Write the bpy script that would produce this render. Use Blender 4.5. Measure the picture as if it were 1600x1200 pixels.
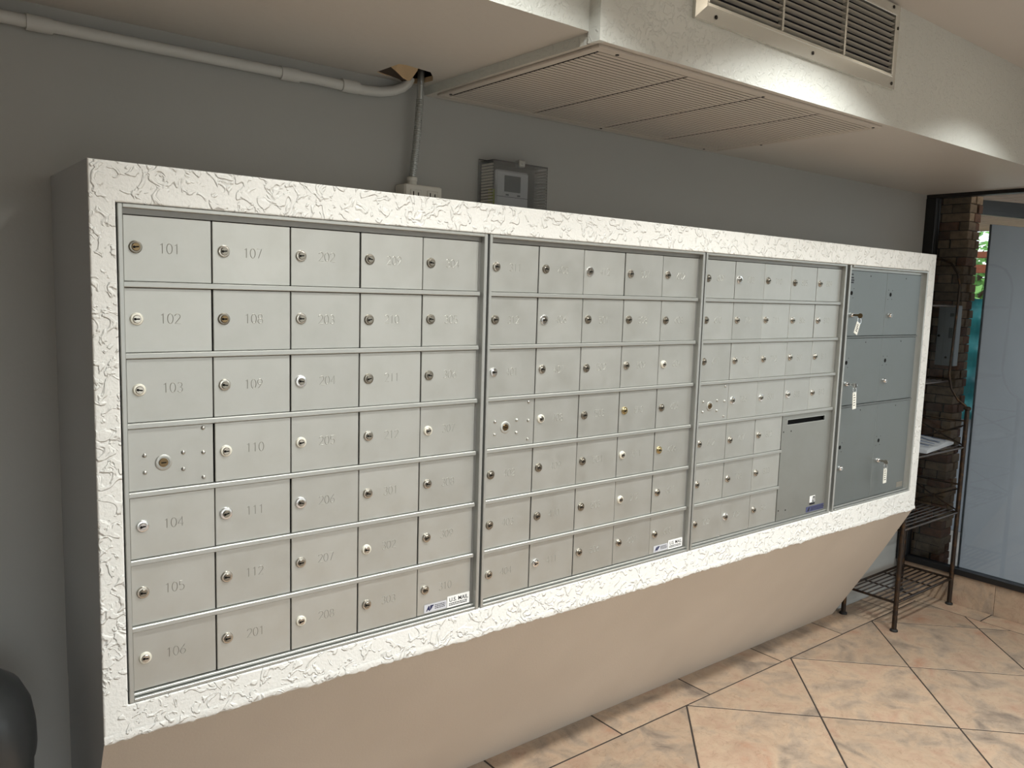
import bpy, bmesh, math, random
from mathutils import Vector, Matrix
random.seed(7)
SC = bpy.context.scene
COL = SC.collection
for o in list(bpy.data.objects): bpy.data.objects.remove(o)

# ------------------------------------------------------------------ camera
CAM = Vector((-0.3919, -1.7020, 0.8431))
YAW, PITCH, ROLL, FPX = 0.67632, -0.11424, 0.03022, 1259.4
def cam_basis():
    cy, sy, cp, sp = math.cos(YAW), math.sin(YAW), math.cos(PITCH), math.sin(PITCH)
    f = Vector((sy*cp, cy*cp, sp)); r = Vector((cy, -sy, 0)); u = r.cross(f)
    c, s = math.cos(ROLL), math.sin(ROLL)
    return c*r+s*u, -s*r+c*u, f
_r, _u, _f = cam_basis()
cd = bpy.data.cameras.new('camera'); cam = bpy.data.objects.new('camera', cd); COL.objects.link(cam)
cd.sensor_fit = 'HORIZONTAL'; cd.sensor_width = 36.0; cd.lens = FPX*36.0/1600.0; cd.clip_start = 0.02
M4 = Matrix((( _r.x, _u.x, -_f.x, CAM.x), (_r.y, _u.y, -_f.y, CAM.y), (_r.z, _u.z, -_f.z, CAM.z), (0,0,0,1)))
cam.matrix_world = M4
SC.camera = cam

# ------------------------------------------------------------------ world, lights, exposure
w = bpy.data.worlds.new('sky'); SC.world = w; w.use_nodes = True
nt = w.node_tree; nt.nodes.clear()
sky = nt.nodes.new('ShaderNodeTexSky'); sky.sky_type = 'NISHITA'; sky.sun_disc = False
sky.sun_elevation = math.radians(50); sky.sun_rotation = math.radians(200); sky.air_density = 1.0; sky.dust_density = 2.0
bg = nt.nodes.new('ShaderNodeBackground'); bg.inputs['Strength'].default_value = 0.52
wo = nt.nodes.new('ShaderNodeOutputWorld')
hz = nt.nodes.new('ShaderNodeHueSaturation'); hz.inputs['Saturation'].default_value = .25
nt.links.new(sky.outputs[0], hz.inputs['Color']); nt.links.new(hz.outputs[0], bg.inputs[0]); nt.links.new(bg.outputs[0], wo.inputs[0])
SC.view_settings.view_transform = 'Standard'; SC.view_settings.look = 'None'
SC.view_settings.gamma = 1.0; SC.view_settings.use_curve_mapping = False
SC.view_settings.exposure = 0.36

ZF = -0.7434       # floor
YW = 0.36          # back wall
XR = 4.09          # window wall
ZL = 1.425         # left soffit underside
ZC = 1.775         # main ceiling
XL, YB = -2.6, -4.2
def zsoff(x): return 1.400 + 0.0065*(x-0.9)     # grille soffit underside
YS = -0.362        # soffit front face
DOWNLIGHTS = [(0.55,-0.86,16), (1.70,-0.86,15), (2.80,-0.90,10), (1.9,-2.5,15), (3.1,-2.5,12)]

# ------------------------------------------------------------------ materials
MATS = {}
def L(c):   # sRGB 0-255 to linear
    return tuple(((v/255)/12.92 if v/255 <= .04045 else ((v/255+.055)/1.055)**2.4) for v in c) + (1.0,)
def mat(name, col, rough=.5, metal=0.0, spec=.5, noise=None, bump=None, rnd=0.0, emit=None):
    """noise=(scale, other_colour, detail, contrast lo, hi); bump=(kind, scale, strength, distance)"""
    m = bpy.data.materials.new(name); m.use_nodes = True; n = m.node_tree.nodes; l = m.node_tree.links
    b = n['Principled BSDF']
    c = L(col)
    b.inputs['Base Color'].default_value = c; b.inputs['Roughness'].default_value = rough
    b.inputs['Metallic'].default_value = metal; b.inputs['Specular IOR Level'].default_value = spec
    tc = n.new('ShaderNodeTexCoord')
    src = None
    if noise:
        sc, c2, det, lo, hi = noise
        nz = n.new('ShaderNodeTexNoise'); nz.inputs['Scale'].default_value = sc; nz.inputs['Detail'].default_value = det
        l.new(tc.outputs['Object'], nz.inputs['Vector'])
        rp = n.new('ShaderNodeValToRGB'); rp.color_ramp.elements[0].position = lo; rp.color_ramp.elements[1].position = hi
        rp.color_ramp.elements[0].color = c; rp.color_ramp.elements[1].color = L(c2)
        l.new(nz.outputs['Fac'], rp.inputs['Fac']); src = rp.outputs['Color']
    if rnd:
        oi = n.new('ShaderNodeObjectInfo'); mr = n.new('ShaderNodeMapRange')
        mr.inputs['To Min'].default_value = 1-rnd; mr.inputs['To Max'].default_value = 1+rnd
        l.new(oi.outputs['Random'], mr.inputs['Value'])
        hs = n.new('ShaderNodeHueSaturation')
        if src: l.new(src, hs.inputs['Color'])
        else: hs.inputs['Color'].default_value = c
        l.new(mr.outputs['Result'], hs.inputs['Value']); src = hs.outputs['Color']
    if src: l.new(src, b.inputs['Base Color'])
    if bump:
        kind, sc, st, dist = bump
        nz = n.new('ShaderNodeTexNoise'); nz.inputs['Scale'].default_value = sc; nz.inputs['Detail'].default_value = 3
        l.new(tc.outputs['Object'], nz.inputs['Vector'])
        h = nz.outputs['Fac']
        if kind == 'knock':
            nz.inputs['Distortion'].default_value = 1.2; nz.inputs['Detail'].default_value = 2.5
            rp = n.new('ShaderNodeValToRGB'); rp.color_ramp.elements[0].position = .52; rp.color_ramp.elements[1].position = .60
            l.new(h, rp.inputs['Fac'])
            n2 = n.new('ShaderNodeTexNoise'); n2.inputs['Scale'].default_value = sc*4; n2.inputs['Detail'].default_value = 2
            l.new(tc.outputs['Object'], n2.inputs['Vector'])
            mx = n.new('ShaderNodeMath'); mx.operation = 'MULTIPLY_ADD'; mx.inputs[1].default_value = .35
            l.new(n2.outputs['Fac'], mx.inputs[0]); l.new(rp.outputs['Color'], mx.inputs[2]); h = mx.outputs[0]
        bp = n.new('ShaderNodeBump'); bp.inputs['Strength'].default_value = st; bp.inputs['Distance'].default_value = dist
        l.new(h, bp.inputs['Height']); l.new(bp.outputs['Normal'], b.inputs['Normal'])
    if emit:
        b.inputs['Emission Color'].default_value = L(emit[0]); b.inputs['Emission Strength'].default_value = emit[1]
    MATS[name] = m
    return m

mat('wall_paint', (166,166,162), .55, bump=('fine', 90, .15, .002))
mat('wall_light', (205,204,200), .55)
mat('ceiling_paint', (205,200,194), .6, bump=('fine', 60, .15, .003))
mat('soffit_stucco', (214,216,210), .34, bump=('knock', 55, .45, .0035))
mat('soffit_under', (200,194,186), .38, bump=('fine', 45, .25, .004))
mat('white_stucco', (229,228,223), .5, bump=('knock', 33, .7, .0045))
mat('beige_paint', (190,177,162), .55, noise=(3,(184,171,156),2,.35,.65), bump=('fine', 160, .2, .002))
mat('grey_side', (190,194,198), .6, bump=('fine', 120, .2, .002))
def door_mat(name, col, rough, rnd):
    m = mat(name, col, rough, metal=.82, rnd=rnd); n = m.node_tree.nodes; l = m.node_tree.links
    b = n['Principled BSDF']; tc = n.new('ShaderNodeTexCoord'); oi = n.new('ShaderNodeObjectInfo')
    add = n.new('ShaderNodeVectorMath'); add.operation = 'ADD'
    mp = n.new('ShaderNodeCombineXYZ'); ml = n.new('ShaderNodeMath'); ml.operation = 'MULTIPLY'; ml.inputs[1].default_value = 40
    l.new(oi.outputs['Random'], ml.inputs[0]); l.new(ml.outputs[0], mp.inputs[0]); l.new(ml.outputs[0], mp.inputs[1])
    l.new(tc.outputs['Object'], add.inputs[0]); l.new(mp.outputs[0], add.inputs[1])
    nz = n.new('ShaderNodeTexNoise'); nz.inputs['Scale'].default_value = 14; nz.inputs['Detail'].default_value = 4; nz.inputs['Roughness'].default_value = .6
    l.new(add.outputs[0], nz.inputs['Vector'])
    mr = n.new('ShaderNodeMapRange'); mr.inputs['From Min'].default_value = .3; mr.inputs['From Max'].default_value = .7
    mr.inputs['To Min'].default_value = rough-.03; mr.inputs['To Max'].default_value = rough+.04
    l.new(nz.outputs['Fac'], mr.inputs['Value']); l.new(mr.outputs[0], b.inputs['Roughness'])
    # smudges: a little darker in places
    hs = [x for x in n if x.type == 'HUE_SAT'][0]
    mx = n.new('ShaderNodeMixRGB'); mx.blend_type = 'MULTIPLY'; mx.inputs['Fac'].default_value = 1
    rp = n.new('ShaderNodeValToRGB'); rp.color_ramp.elements[0].position = .25; rp.color_ramp.elements[1].position = .6
    rp.color_ramp.elements[0].color = (.93,.925,.91,1); rp.color_ramp.elements[1].color = (1,1,1,1)
    l.new(nz.outputs['Fac'], rp.inputs['Fac']); l.new(hs.outputs[0], mx.inputs['Color1']); l.new(rp.outputs[0], mx.inputs['Color2'])
    l.new(mx.outputs[0], b.inputs['Base Color'])
    # vertical brushing
    sx = n.new('ShaderNodeVectorMath'); sx.operation = 'MULTIPLY'; sx.inputs[1].default_value = (900, 900, 12)
    l.new(add.outputs[0], sx.inputs[0])
    n3 = n.new('ShaderNodeTexNoise'); n3.inputs['Scale'].default_value = 1; n3.inputs['Detail'].default_value = 2
    l.new(sx.outputs[0], n3.inputs['Vector'])
    bp = n.new('ShaderNodeBump'); bp.inputs['Strength'].default_value = .03; bp.inputs['Distance'].default_value = .0005
    l.new(n3.outputs['Fac'], bp.inputs['Height']); l.new(bp.outputs['Normal'], b.inputs['Normal'])
    return m
door_mat('door_metal', (190,190,185), .45, .045)
door_mat('locker_metal', (128,133,132), .45, .02)
door_mat('outgoing_metal', (158,159,154), .45, .01)
mat('digit_metal', (160,159,152), .5, metal=.8)
mat('trim_metal', (184,185,181), .46, metal=.85)
mat('header_metal', (150,149,145), .45, metal=.7)
mat('gap_dark', (26,24,22), .8)
mat('nickel', (196,190,180), .25, metal=1.0)
mat('nickel_dark', (150,144,133), .3, metal=1.0)
mat('chrome', (238,238,238), .14, metal=1.0)
mat('brass', (208,190,146), .22, metal=1.0)
mat('bronze', (128,108,80), .28, metal=1.0)
mat('white_ring', (232,228,214), .4, metal=.3)
mat('keyway', (10,9,8), .85, spec=.2)
mat('rivet', (190,188,182), .3, metal=.9)
mat('sticker_white', (236,235,232), .5)
mat('sticker_silver', (205,206,212), .45, metal=.2)
mat('sticker_blue', (70,74,110), .5)
mat('ink', (22,22,30), .6)
mat('ink_blue', (24,30,74), .6)
mat('register_metal', (222,222,214), .26, metal=.55)
mat('louver_paint', (200,197,188), .4, metal=.3)
mat('duct_dark', (18,20,26), .9)
mat('grille_paint', (196,188,178), .5)
mat('grille_back', (112,104,98), .8)
mat('screw_dark', (38,34,30), .5, metal=.5)
mat('pipe_paint', (196,196,192), .5, bump=('fine', 40, .2, .002))
mat('drywall_dark', (70,58,48), .9)
mat('cardboard', (206,178,140), .85)
mat('flex_metal', (190,192,190), .42, metal=.9)
mat('plate_white', (214,212,204), .5)
mat('thermo_white', (226,228,230), .45)
mat('lcd', (104,110,112), .25)
mat('level_yellow', (150,160,40), .4)
mat('black_frame', (20,21,23), .4, bump=('fine', 30, .1, .001))
mat('rack_metal', (56,48,42), .42, metal=.75, noise=(30,(96,70,46),4,.5,.75))
mat('newsprint', (168,172,176), .7)
mat('news_blue', (50,80,120), .6)
mat('brick_a', (178,148,118), .9, noise=(40,(146,120,96),4,.3,.7), rnd=.30, bump=('fine', 120, .6, .004))
mat('brick_b', (146,100,76), .9, noise=(40,(116,80,62),4,.3,.7), rnd=.30, bump=('fine', 120, .6, .004))
mat('mortar', (72,62,54), .95)
mat('box_grey', (168,172,176), .45, metal=.2)
mat('panel_grey', (122,126,130), .6, noise=(2.5,(116,120,124),3,.35,.65))
mat('teal_tarp', (40,116,118), .35, noise=(6,(26,84,88),3,.4,.6))
mat('rust_paint', (168,92,58), .6)
mat('wood_plank', (126,96,76), .6, noise=(9,(96,74,60),3,.4,.6), rnd=.12)
mat('leaf', (96,150,60), .6, rnd=.3)
mat('bark', (86,70,56), .9)
mat('patio', (190,182,170), .9, noise=(3,(170,162,150),3,.4,.6))
mat('bin_black', (44,45,45), .35)
mat('lamp_trim', (235,235,232), .4)
mat('lamp_lens', (255,244,226), .5, emit=((255,240,218), 9.0))
mat('grout', (54,46,40), .95)
mat('rubber', (24,22,20), .7)
mat('paper_tag', (226,224,214), .7)
# slate-look floor tile
def tile_mat(name):
    m = bpy.data.materials.new(name); m.use_nodes = True; n = m.node_tree.nodes; l = m.node_tree.links
    b = n['Principled BSDF']; tc = n.new('ShaderNodeTexCoord'); oi = n.new('ShaderNodeObjectInfo')
    cm = n.new('ShaderNodeCombineXYZ'); ml = n.new('ShaderNodeMath'); ml.operation = 'MULTIPLY'; ml.inputs[1].default_value = 37
    l.new(oi.outputs['Random'], ml.inputs[0]); l.new(ml.outputs[0], cm.inputs[2])
    ad = n.new('ShaderNodeVectorMath'); ad.operation = 'ADD'
    l.new(tc.outputs['Object'], ad.inputs[0]); l.new(cm.outputs[0], ad.inputs[1])
    n1 = n.new('ShaderNodeTexNoise'); n1.inputs['Scale'].default_value = 6.0; n1.inputs['Detail'].default_value = 8; n1.inputs['Roughness'].default_value = .62; n1.inputs['Distortion'].default_value = .6
    l.new(ad.outputs[0], n1.inputs['Vector'])
    rp = n.new('ShaderNodeValToRGB'); e = rp.color_ramp.elements
    e[0].position = .28; e[0].color = L((126,112,100)); e[1].position = .75; e[1].color = L((176,134,108))
    x = e.new(.42); x.color = L((166,148,130)); x = e.new(.52); x.color = L((186,162,138)); x = e.new(.62); x.color = L((180,152,130))
    l.new(n1.outputs['Fac'], rp.inputs['Fac'])
    n2 = n.new('ShaderNodeTexNoise'); n2.inputs['Scale'].default_value = 11; n2.inputs['Detail'].default_value = 7; n2.inputs['Roughness'].default_value = .7; n2.inputs['Distortion'].default_value = 1.0
    l.new(ad.outputs[0], n2.inputs['Vector'])
    r2 = n.new('ShaderNodeValToRGB'); r2.color_ramp.elements[0].position = .3; r2.color_ramp.elements[1].position = .55
    r2.color_ramp.elements[0].color = (.80,.78,.77,1); r2.color_ramp.elements[1].color = (1,1,1,1)
    l.new(n2.outputs['Fac'], r2.inputs['Fac'])
    mx = n.new('ShaderNodeMixRGB'); mx.blend_type = 'MULTIPLY'; mx.inputs['Fac'].default_value = .8
    l.new(rp.outputs[0], mx.inputs['Color1']); l.new(r2.outputs[0], mx.inputs['Color2'])
    mr = n.new('ShaderNodeMapRange'); mr.inputs['To Min'].default_value = .80; mr.inputs['To Max'].default_value = .96
    l.new(oi.outputs['Random'], mr.inputs['Value'])
    hs = n.new('ShaderNodeHueSaturation'); l.new(mx.outputs[0], hs.inputs['Color']); l.new(mr.outputs[0], hs.inputs['Value'])
    # fine cleft lines of the slate face
    n3 = n.new('ShaderNodeTexNoise'); n3.inputs['Scale'].default_value = 16; n3.inputs['Detail'].default_value = 3; n3.inputs['Distortion'].default_value = 1.6
    l.new(ad.outputs[0], n3.inputs['Vector'])
    r3 = n.new('ShaderNodeValToRGB'); q = r3.color_ramp.elements
    q[0].position = .485; q[0].color = (1,1,1,1); q[1].position = .515; q[1].color = (1,1,1,1); k_ = q.new(.5); k_.color = (.70,.66,.63,1)
    l.new(n3.outputs['Fac'], r3.inputs['Fac'])
    m3 = n.new('ShaderNodeMixRGB'); m3.blend_type = 'MULTIPLY'; m3.inputs['Fac'].default_value = .7
    l.new(hs.outputs[0], m3.inputs['Color1']); l.new(r3.outputs[0], m3.inputs['Color2'])
    l.new(m3.outputs[0], b.inputs['Base Color'])
    b.inputs['Roughness'].default_value = .48
    st = n.new('ShaderNodeMath'); st.operation = 'GREATER_THAN'; st.inputs[1].default_value = .5; l.new(n3.outputs['Fac'], st.inputs[0])
    s2 = n.new('ShaderNodeMath'); s2.operation = 'MULTIPLY_ADD'; s2.inputs[1].default_value = .18; l.new(st.outputs[0], s2.inputs[0]); l.new(n2.outputs['Fac'], s2.inputs[2])
    bp = n.new('ShaderNodeBump'); bp.inputs['Strength'].default_value = .55; bp.inputs['Distance'].default_value = .006
    l.new(s2.outputs[0], bp.inputs['Height']); l.new(bp.outputs['Normal'], b.inputs['Normal'])
    MATS[name] = m
tile_mat('slate_tile')
def clear_mat(name, tint, refl_rough, fac_min=0.0, haze=None):
    m = bpy.data.materials.new(name); m.use_nodes = True; n = m.node_tree.nodes; l = m.node_tree.links
    for x in list(n):
        if x.type == 'BSDF_PRINCIPLED': n.remove(x)
    out = [x for x in n if x.type == 'OUTPUT_MATERIAL'][0]
    t = n.new('ShaderNodeBsdfTransparent'); t.inputs[0].default_value = tint
    g = n.new('ShaderNodeBsdfGlossy'); g.inputs['Roughness'].default_value = refl_rough
    fr = n.new('ShaderNodeFresnel'); fr.inputs[0].default_value = 1.45
    mx = n.new('ShaderNodeMixShader'); l.new(fr.outputs[0], mx.inputs[0]); l.new(t.outputs[0], mx.inputs[1]); l.new(g.outputs[0], mx.inputs[2])
    last = mx.outputs[0]
    if haze:
        d = n.new('ShaderNodeBsdfDiffuse'); d.inputs[0].default_value = L(haze[0])
        m2 = n.new('ShaderNodeMixShader'); m2.inputs[0].default_value = haze[1]
        l.new(last, m2.inputs[1]); l.new(d.outputs[0], m2.inputs[2]); last = m2.outputs[0]
    l.new(last, out.inputs[0]); MATS[name] = m
clear_mat('window_glass', (.84,.87,.88,1), .02)
clear_mat('clear_acrylic', (.95,.955,.96,1), .05, haze=((170,172,172), .12))

# ------------------------------------------------------------------ mesh helpers
class MB:
    def __init__(s): s.v = []; s.f = []; s.m = []
    def add(s, vs, fs, mi=0):
        b = len(s.v); s.v += [tuple(v) for v in vs]
        for f in fs: s.f.append(tuple(b+i for i in f)); s.m.append(mi)
    def box(s, x0, x1, y0, y1, z0, z1, mi=0, rot=None, piv=None):
        vs = [Vector((x, y, z)) for x in (x0, x1) for y in (y0, y1) for z in (z0, z1)]
        if rot: vs = [rot @ (v-piv) + piv for v in vs]
        s.add(vs, [(0,1,3,2), (4,6,7,5), (0,4,5,1), (2,3,7,6), (0,2,6,4), (1,5,7,3)], mi)
    def bbox(s, x0, x1, y0, y1, z0, z1, c=.001, mi=0):      # box with chamfered edges
        bm = bmesh.new(); bmesh.ops.create_cube(bm, size=1)
        for v in bm.verts:
            v.co = Vector(((x0+x1)/2 + v.co.x*(x1-x0), (y0+y1)/2 + v.co.y*(y1-y0), (z0+z1)/2 + v.co.z*(z1-z0)))
        bmesh.ops.bevel(bm, geom=bm.edges[:], offset=c, segments=1, affect='EDGES')
        bm.verts.index_update(); s.add([v.co.copy() for v in bm.verts], [[v.index for v in f.verts] for f in bm.faces], mi); bm.free()
    def prism(s, poly, a, b, axis='y', mi=0):               # poly in the two other axes
        n = len(poly)
        def P(p, t): return {'x': (t, p[0], p[1]), 'y': (p[0], t, p[1]), 'z': (p[0], p[1], t)}[axis]
        vs = [P(p, a) for p in poly] + [P(p, b) for p in poly]
        s.add(vs, [tuple(range(n)), tuple(range(2*n-1, n-1, -1))] + [(i, i+n, (i+1) % n+n, (i+1) % n) for i in range(n)], mi)
    def tube(s, pts, r, seg=8, mi=0, cap=True, radii=None):
        pts = [Vector(p) for p in pts]; n = len(pts); rings = []; ref = None
        for i, p in enumerate(pts):
            t = (pts[min(i+1, n-1)] - pts[max(i-1, 0)]).normalized()
            if ref is None:
                ref = Vector((0, 0, 1)) if abs(t.z) < .9 else Vector((1, 0, 0))
            ref = (ref - t*ref.dot(t)).normalized(); bi = t.cross(ref)
            rr = radii[i] if radii else r
            rings.append([p + (ref*math.cos(2*math.pi*k/seg) + bi*math.sin(2*math.pi*k/seg))*rr for k in range(seg)])
        vs = [v for g in rings for v in g]; fs = []
        for i in range(n-1):
            for k in range(seg):
                k2 = (k+1) % seg; fs.append((i*seg+k, i*seg+k2, (i+1)*seg+k2, (i+1)*seg+k))
        if cap: fs += [tuple(range(seg-1, -1, -1)), tuple((n-1)*seg+k for k in range(seg))]
        s.add(vs, fs, mi)
    def lathe(s, prof, c=(0,0,0), axis='z', seg=24, mi=0):   # prof: (radius, height)
        c = Vector(c); vs = []; fs = []; n = len(prof)
        for r, h in prof:
            for k in range(seg):
                a = 2*math.pi*k/seg; x, y = r*math.cos(a), r*math.sin(a)
                vs.append(c + (Vector((x, y, h)) if axis == 'z' else Vector((x, h, y)) if axis == 'y' else Vector((h, x, y))))
        for i in range(n-1):
            for k in range(seg):
                k2 = (k+1) % seg; fs.append((i*seg+k, i*seg+k2, (i+1)*seg+k2, (i+1)*seg+k))
        fs += [tuple(range(seg-1, -1, -1)), tuple((n-1)*seg+k for k in range(seg))]
        s.add(vs, fs, mi)
    def mesh(s, name, mats, smooth=None):
        me = bpy.data.meshes.new(name); me.from_pydata(s.v, [], s.f)
        for m in (mats if isinstance(mats, (list, tuple)) else [mats]): me.materials.append(MATS[m])
        for p, i in zip(me.polygons, s.m): p.material_index = i
        bm = bmesh.new(); bm.from_mesh(me); bmesh.ops.recalc_face_normals(bm, faces=bm.faces[:]); bm.to_mesh(me); bm.free()
        if smooth:
            for p in me.polygons: p.use_smooth = True
            me.set_sharp_from_angle(angle=math.radians(smooth))
        me.update(); return me
    def build(s, name, mats, parent=None, loc=None, smooth=None):
        return link(name, s.mesh(name, mats, smooth), parent, loc)
def link(name, me, parent=None, loc=None, rot=None):
    o = bpy.data.objects.new(name, me); COL.objects.link(o)
    if parent: o.parent = parent
    if loc is not None: o.location = loc
    if rot is not None: o.rotation_euler = rot
    return o
def thing(name, label, cat, loc=(0,0,0), group=None, rot=None):
    o = link(name, None, None, loc, rot); o.empty_display_size = .05
    return tag(o, label, cat, group)
def tag(o, label, cat, group=None):
    o['label'] = label; o['category'] = cat
    if group: o['group'] = group
    return o
def struct(o): o['kind'] = 'structure'; return o
def text_mesh(mb, txt, size, x, z, y, mi, bold=0.0, sx=1.0):   # flat lettering in the x-z plane facing -y, left/bottom at x,z
    cu = bpy.data.curves.new('t', 'FONT'); cu.body = txt; cu.size = size; cu.offset = bold; cu.resolution_u = 3
    ob = bpy.data.objects.new('t', cu); COL.objects.link(ob)
    dg = bpy.context.evaluated_depsgraph_get(); me = ob.evaluated_get(dg).to_mesh()
    mb.add([(x+v.co.x*sx, y, z+v.co.y) for v in me.vertices], [tuple(p.vertices) for p in me.polygons], mi)
    ob.evaluated_get(dg).to_mesh_clear(); bpy.data.objects.remove(ob); bpy.data.curves.remove(cu)

# ------------------------------------------------------------------ the room
# floor: grout bed with every tile laid on it
f = MB(); f.box(XL, XR+.01, YB, YW+.01, ZF-.08, ZF-.0011)
floor = struct(f.build('floor', 'grout'))
D = 0.71762; VX, VY = 1.6835, 0.180      # a tile vertex on the border line; D is the tile diagonal
def clip(poly, ax, v, keep_less):
    out = []
    for i in range(len(poly)):
        a, b = poly[i], poly[(i+1) % len(poly)]
        ia = (a[ax] <= v) == keep_less; ib = (b[ax] <= v) == keep_less
        if ia: out.append(a)
        if ia != ib:
            t = (v-a[ax])/(b[ax]-a[ax]); out.append((a[0]+t*(b[0]-a[0]), a[1]+t*(b[1]-a[1])))
    return out
def area(p): return abs(sum(p[i][0]*p[(i+1) % len(p)][1]-p[(i+1) % len(p)][0]*p[i][1] for i in range(len(p))))/2
G = 0.0032
def lay(poly):
    if len(poly) < 3 or area(poly) < .0008: return
    cx = sum(p[0] for p in poly)/len(poly); cy = sum(p[1] for p in poly)/len(poly)
    # shrink and chamfer
    mb = MB(); n = len(poly)
    zt = ZF + random.uniform(-.0004, .0004)
    lo = [(p[0]-cx, p[1]-cy, -.006) for p in poly]; mid = [(p[0]-cx, p[1]-cy, -.0012) for p in poly]
    s = lambda p, k: ((p[0]-cx)*(1-k), (p[1]-cy)*(1-k))
    top = [(*s(p, .006), 0) for p in poly]
    mb.add(lo+mid+top, [tuple(range(2*n, 3*n))] + [(i, (i+1) % n, n+(i+1) % n, n+i) for i in range(n)] + [(n+i, n+(i+1) % n, 2*n+(i+1) % n, 2*n+i) for i in range(n)])
    mb.build('tile', 'slate_tile', floor, (cx, cy, zt))
XBR = 3.944
for i in range(-14, 12):
    for j in range(0, 24):
        cx = VX + (i + .5*(j % 2))*D; cy = VY - j*.5*D
        h = D/2 - G*1.414
        p = [(cx+h, cy), (cx, cy+h), (cx-h, cy), (cx, cy-h)]
        p = clip(p, 1, VY-G, True); p = clip(p, 0, XBR-G, True) if p else p
        if p: p = clip(p, 0, XL, False)
        if p: p = clip(p, 1, YB, False)
        if p: lay(p)
for k in range(-9, 5):      # border row along the housing
    x0, x1 = 1.6835+k*.5055+G, 1.6835+(k+1)*.5055-G
    x0, x1 = max(x0, XL), min(x1, XBR-G)
    if x1 > x0: lay([(x0, VY+G), (x1, VY+G), (x1, YW), (x0, YW)])
for k in range(0, 10):      # border row along the window wall
    y1 = YW-k*.5055-G; y0 = y1-.5055+2*G
    lay([(XBR+G, y0), (XR-.008, y0), (XR-.008, y1), (XBR+G, y1)])

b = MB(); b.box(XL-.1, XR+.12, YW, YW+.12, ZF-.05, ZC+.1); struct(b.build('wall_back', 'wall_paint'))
b = MB(); b.box(XL-.12, XL, YB-.1, YW+.12, ZF-.05, ZC+.1); struct(b.build('wall_left', 'wall_light'))
b = MB(); b.box(XL-.12, -1.195, YB-.12, YB, ZF-.05, ZC+.1); b.box(3.5, XR+.12, YB-.12, YB, ZF-.05, ZC+.1); b.box(-1.195, 3.5, YB-.12, YB, 1.40, ZC+.1)
struct(b.build('wall_front', 'wall_light'))
w2 = struct(link('added_fill_window', None))         # unseen lobby glazing, added behind the viewer to let in soft frontal daylight
b = MB()
for x in (-1.17, -.005, 1.16, 2.325, 3.49): b.bbox(x-.025, x+.025, YB-.08, YB-.02, ZF, 1.40, .002)
b.bbox(-1.145, 3.465, YB-.08, YB-.02, ZF, ZF+.06, .002); b.bbox(-1.145, 3.465, YB-.08, YB-.02, 1.35, 1.40, .002); b.build('window_frame', 'black_frame', w2)
for k in range(4): b = MB(); b.box(-1.145+k*1.165, -.03+k*1.165, YB-.053, YB-.047, ZF+.06, 1.35); b.build('pane', 'window_glass', w2)
b = MB(); b.box(XL-.12, XR+.2, YB-.12, YW+.12, ZC, ZC+.12); struct(b.build('ceiling', 'ceiling_paint'))
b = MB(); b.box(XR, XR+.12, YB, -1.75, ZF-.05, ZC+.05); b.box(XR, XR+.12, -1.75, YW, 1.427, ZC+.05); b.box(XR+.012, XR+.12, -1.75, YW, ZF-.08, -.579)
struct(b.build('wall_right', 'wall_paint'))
# left soffit with the broken hole
HOLE_IMG = [(.724,.318), (.726,.258), (.727,.206), (.745,.200), (.787,.207), (.831,.214), (.862,.250), (.884,.285), (.878,.330), (.864,.350), (.842,.352), (.804,.329), (.761,.331)]
bm = bmesh.new()
X0, X1 = XL, 0.905
outer = [(X0, -.33), (X1, -.33), (X1, YW), (X0, YW)]
def loop(bm, pts, z):
    vs = [bm.verts.new((x, y, z)) for x, y in pts]
    return vs, [bm.edges.new((vs[i], vs[(i+1) % len(vs)])) for i in range(len(vs))]
v1, e1 = loop(bm, outer, ZL); v2, e2 = loop(bm, HOLE_IMG, ZL)
bmesh.ops.triangle_fill(bm, use_beauty=True, use_dissolve=False, edges=e1+e2, normal=(0, 0, -1))
up = [bm.verts.new((v.co.x, v.co.y, ZL+.014)) for v in v2]
for i in range(len(v2)):
    k = (i+1) % len(v2); fc = bm.faces.new((v2[i], v2[k], up[k], up[i])); fc.material_index = 1
fv = [bm.verts.new(c) for c in ((X0, -.33, ZC), (X1, -.33, ZC))]
fc = bm.faces.new((v1[0], v1[1], fv[1], fv[0])); fc.material_index = 2
# cavity above the board
cv = [bm.verts.new((x, y, z)) for x in (.66, .904) for y in (.12, .359) for z in (ZL+.013, ZL+.2)]
for q in ((0,1,3,2), (4,6,7,5), (0,4,5,1), (2,3,7,6), (1,5,7,3)):
    fc = bm.faces.new([cv[i] for i in q]); fc.material_index = 3
me = bpy.data.meshes.new('ceiling_soffit_low'); bm.to_mesh(me); bm.free()
for m in ('soffit_under', 'cardboard', 'soffit_stucco', 'drywall_dark'): me.materials.append(MATS[m])
struct(link('ceiling_bulkhead', me))
# grille soffit
b = MB(); xa, xb = .905, XR
za, zb = zsoff(xa), zsoff(xb)
vs = [(xa, YS, za), (xb, YS, zb), (xb, YW, zb), (xa, YW, za), (xa, YS, ZC), (xb, YS, ZC), (xb, YW, ZC), (xa, YW, ZC)]
b.add(vs, [(0, 1, 2, 3)], 0); b.add(vs, [(0, 1, 5, 4), (0, 3, 7, 4)], 1)
struct(b.build('ceiling_soffit', ['soffit_under', 'soffit_stucco']))
b = MB(); b.prism([(.8985, YS-.004), (.919, YS-.004), (.919, YS+.002), (.8985, YS+.034)], za-.001, ZC, 'z'); struct(b.build('trim_1', 'soffit_stucco'))
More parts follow.
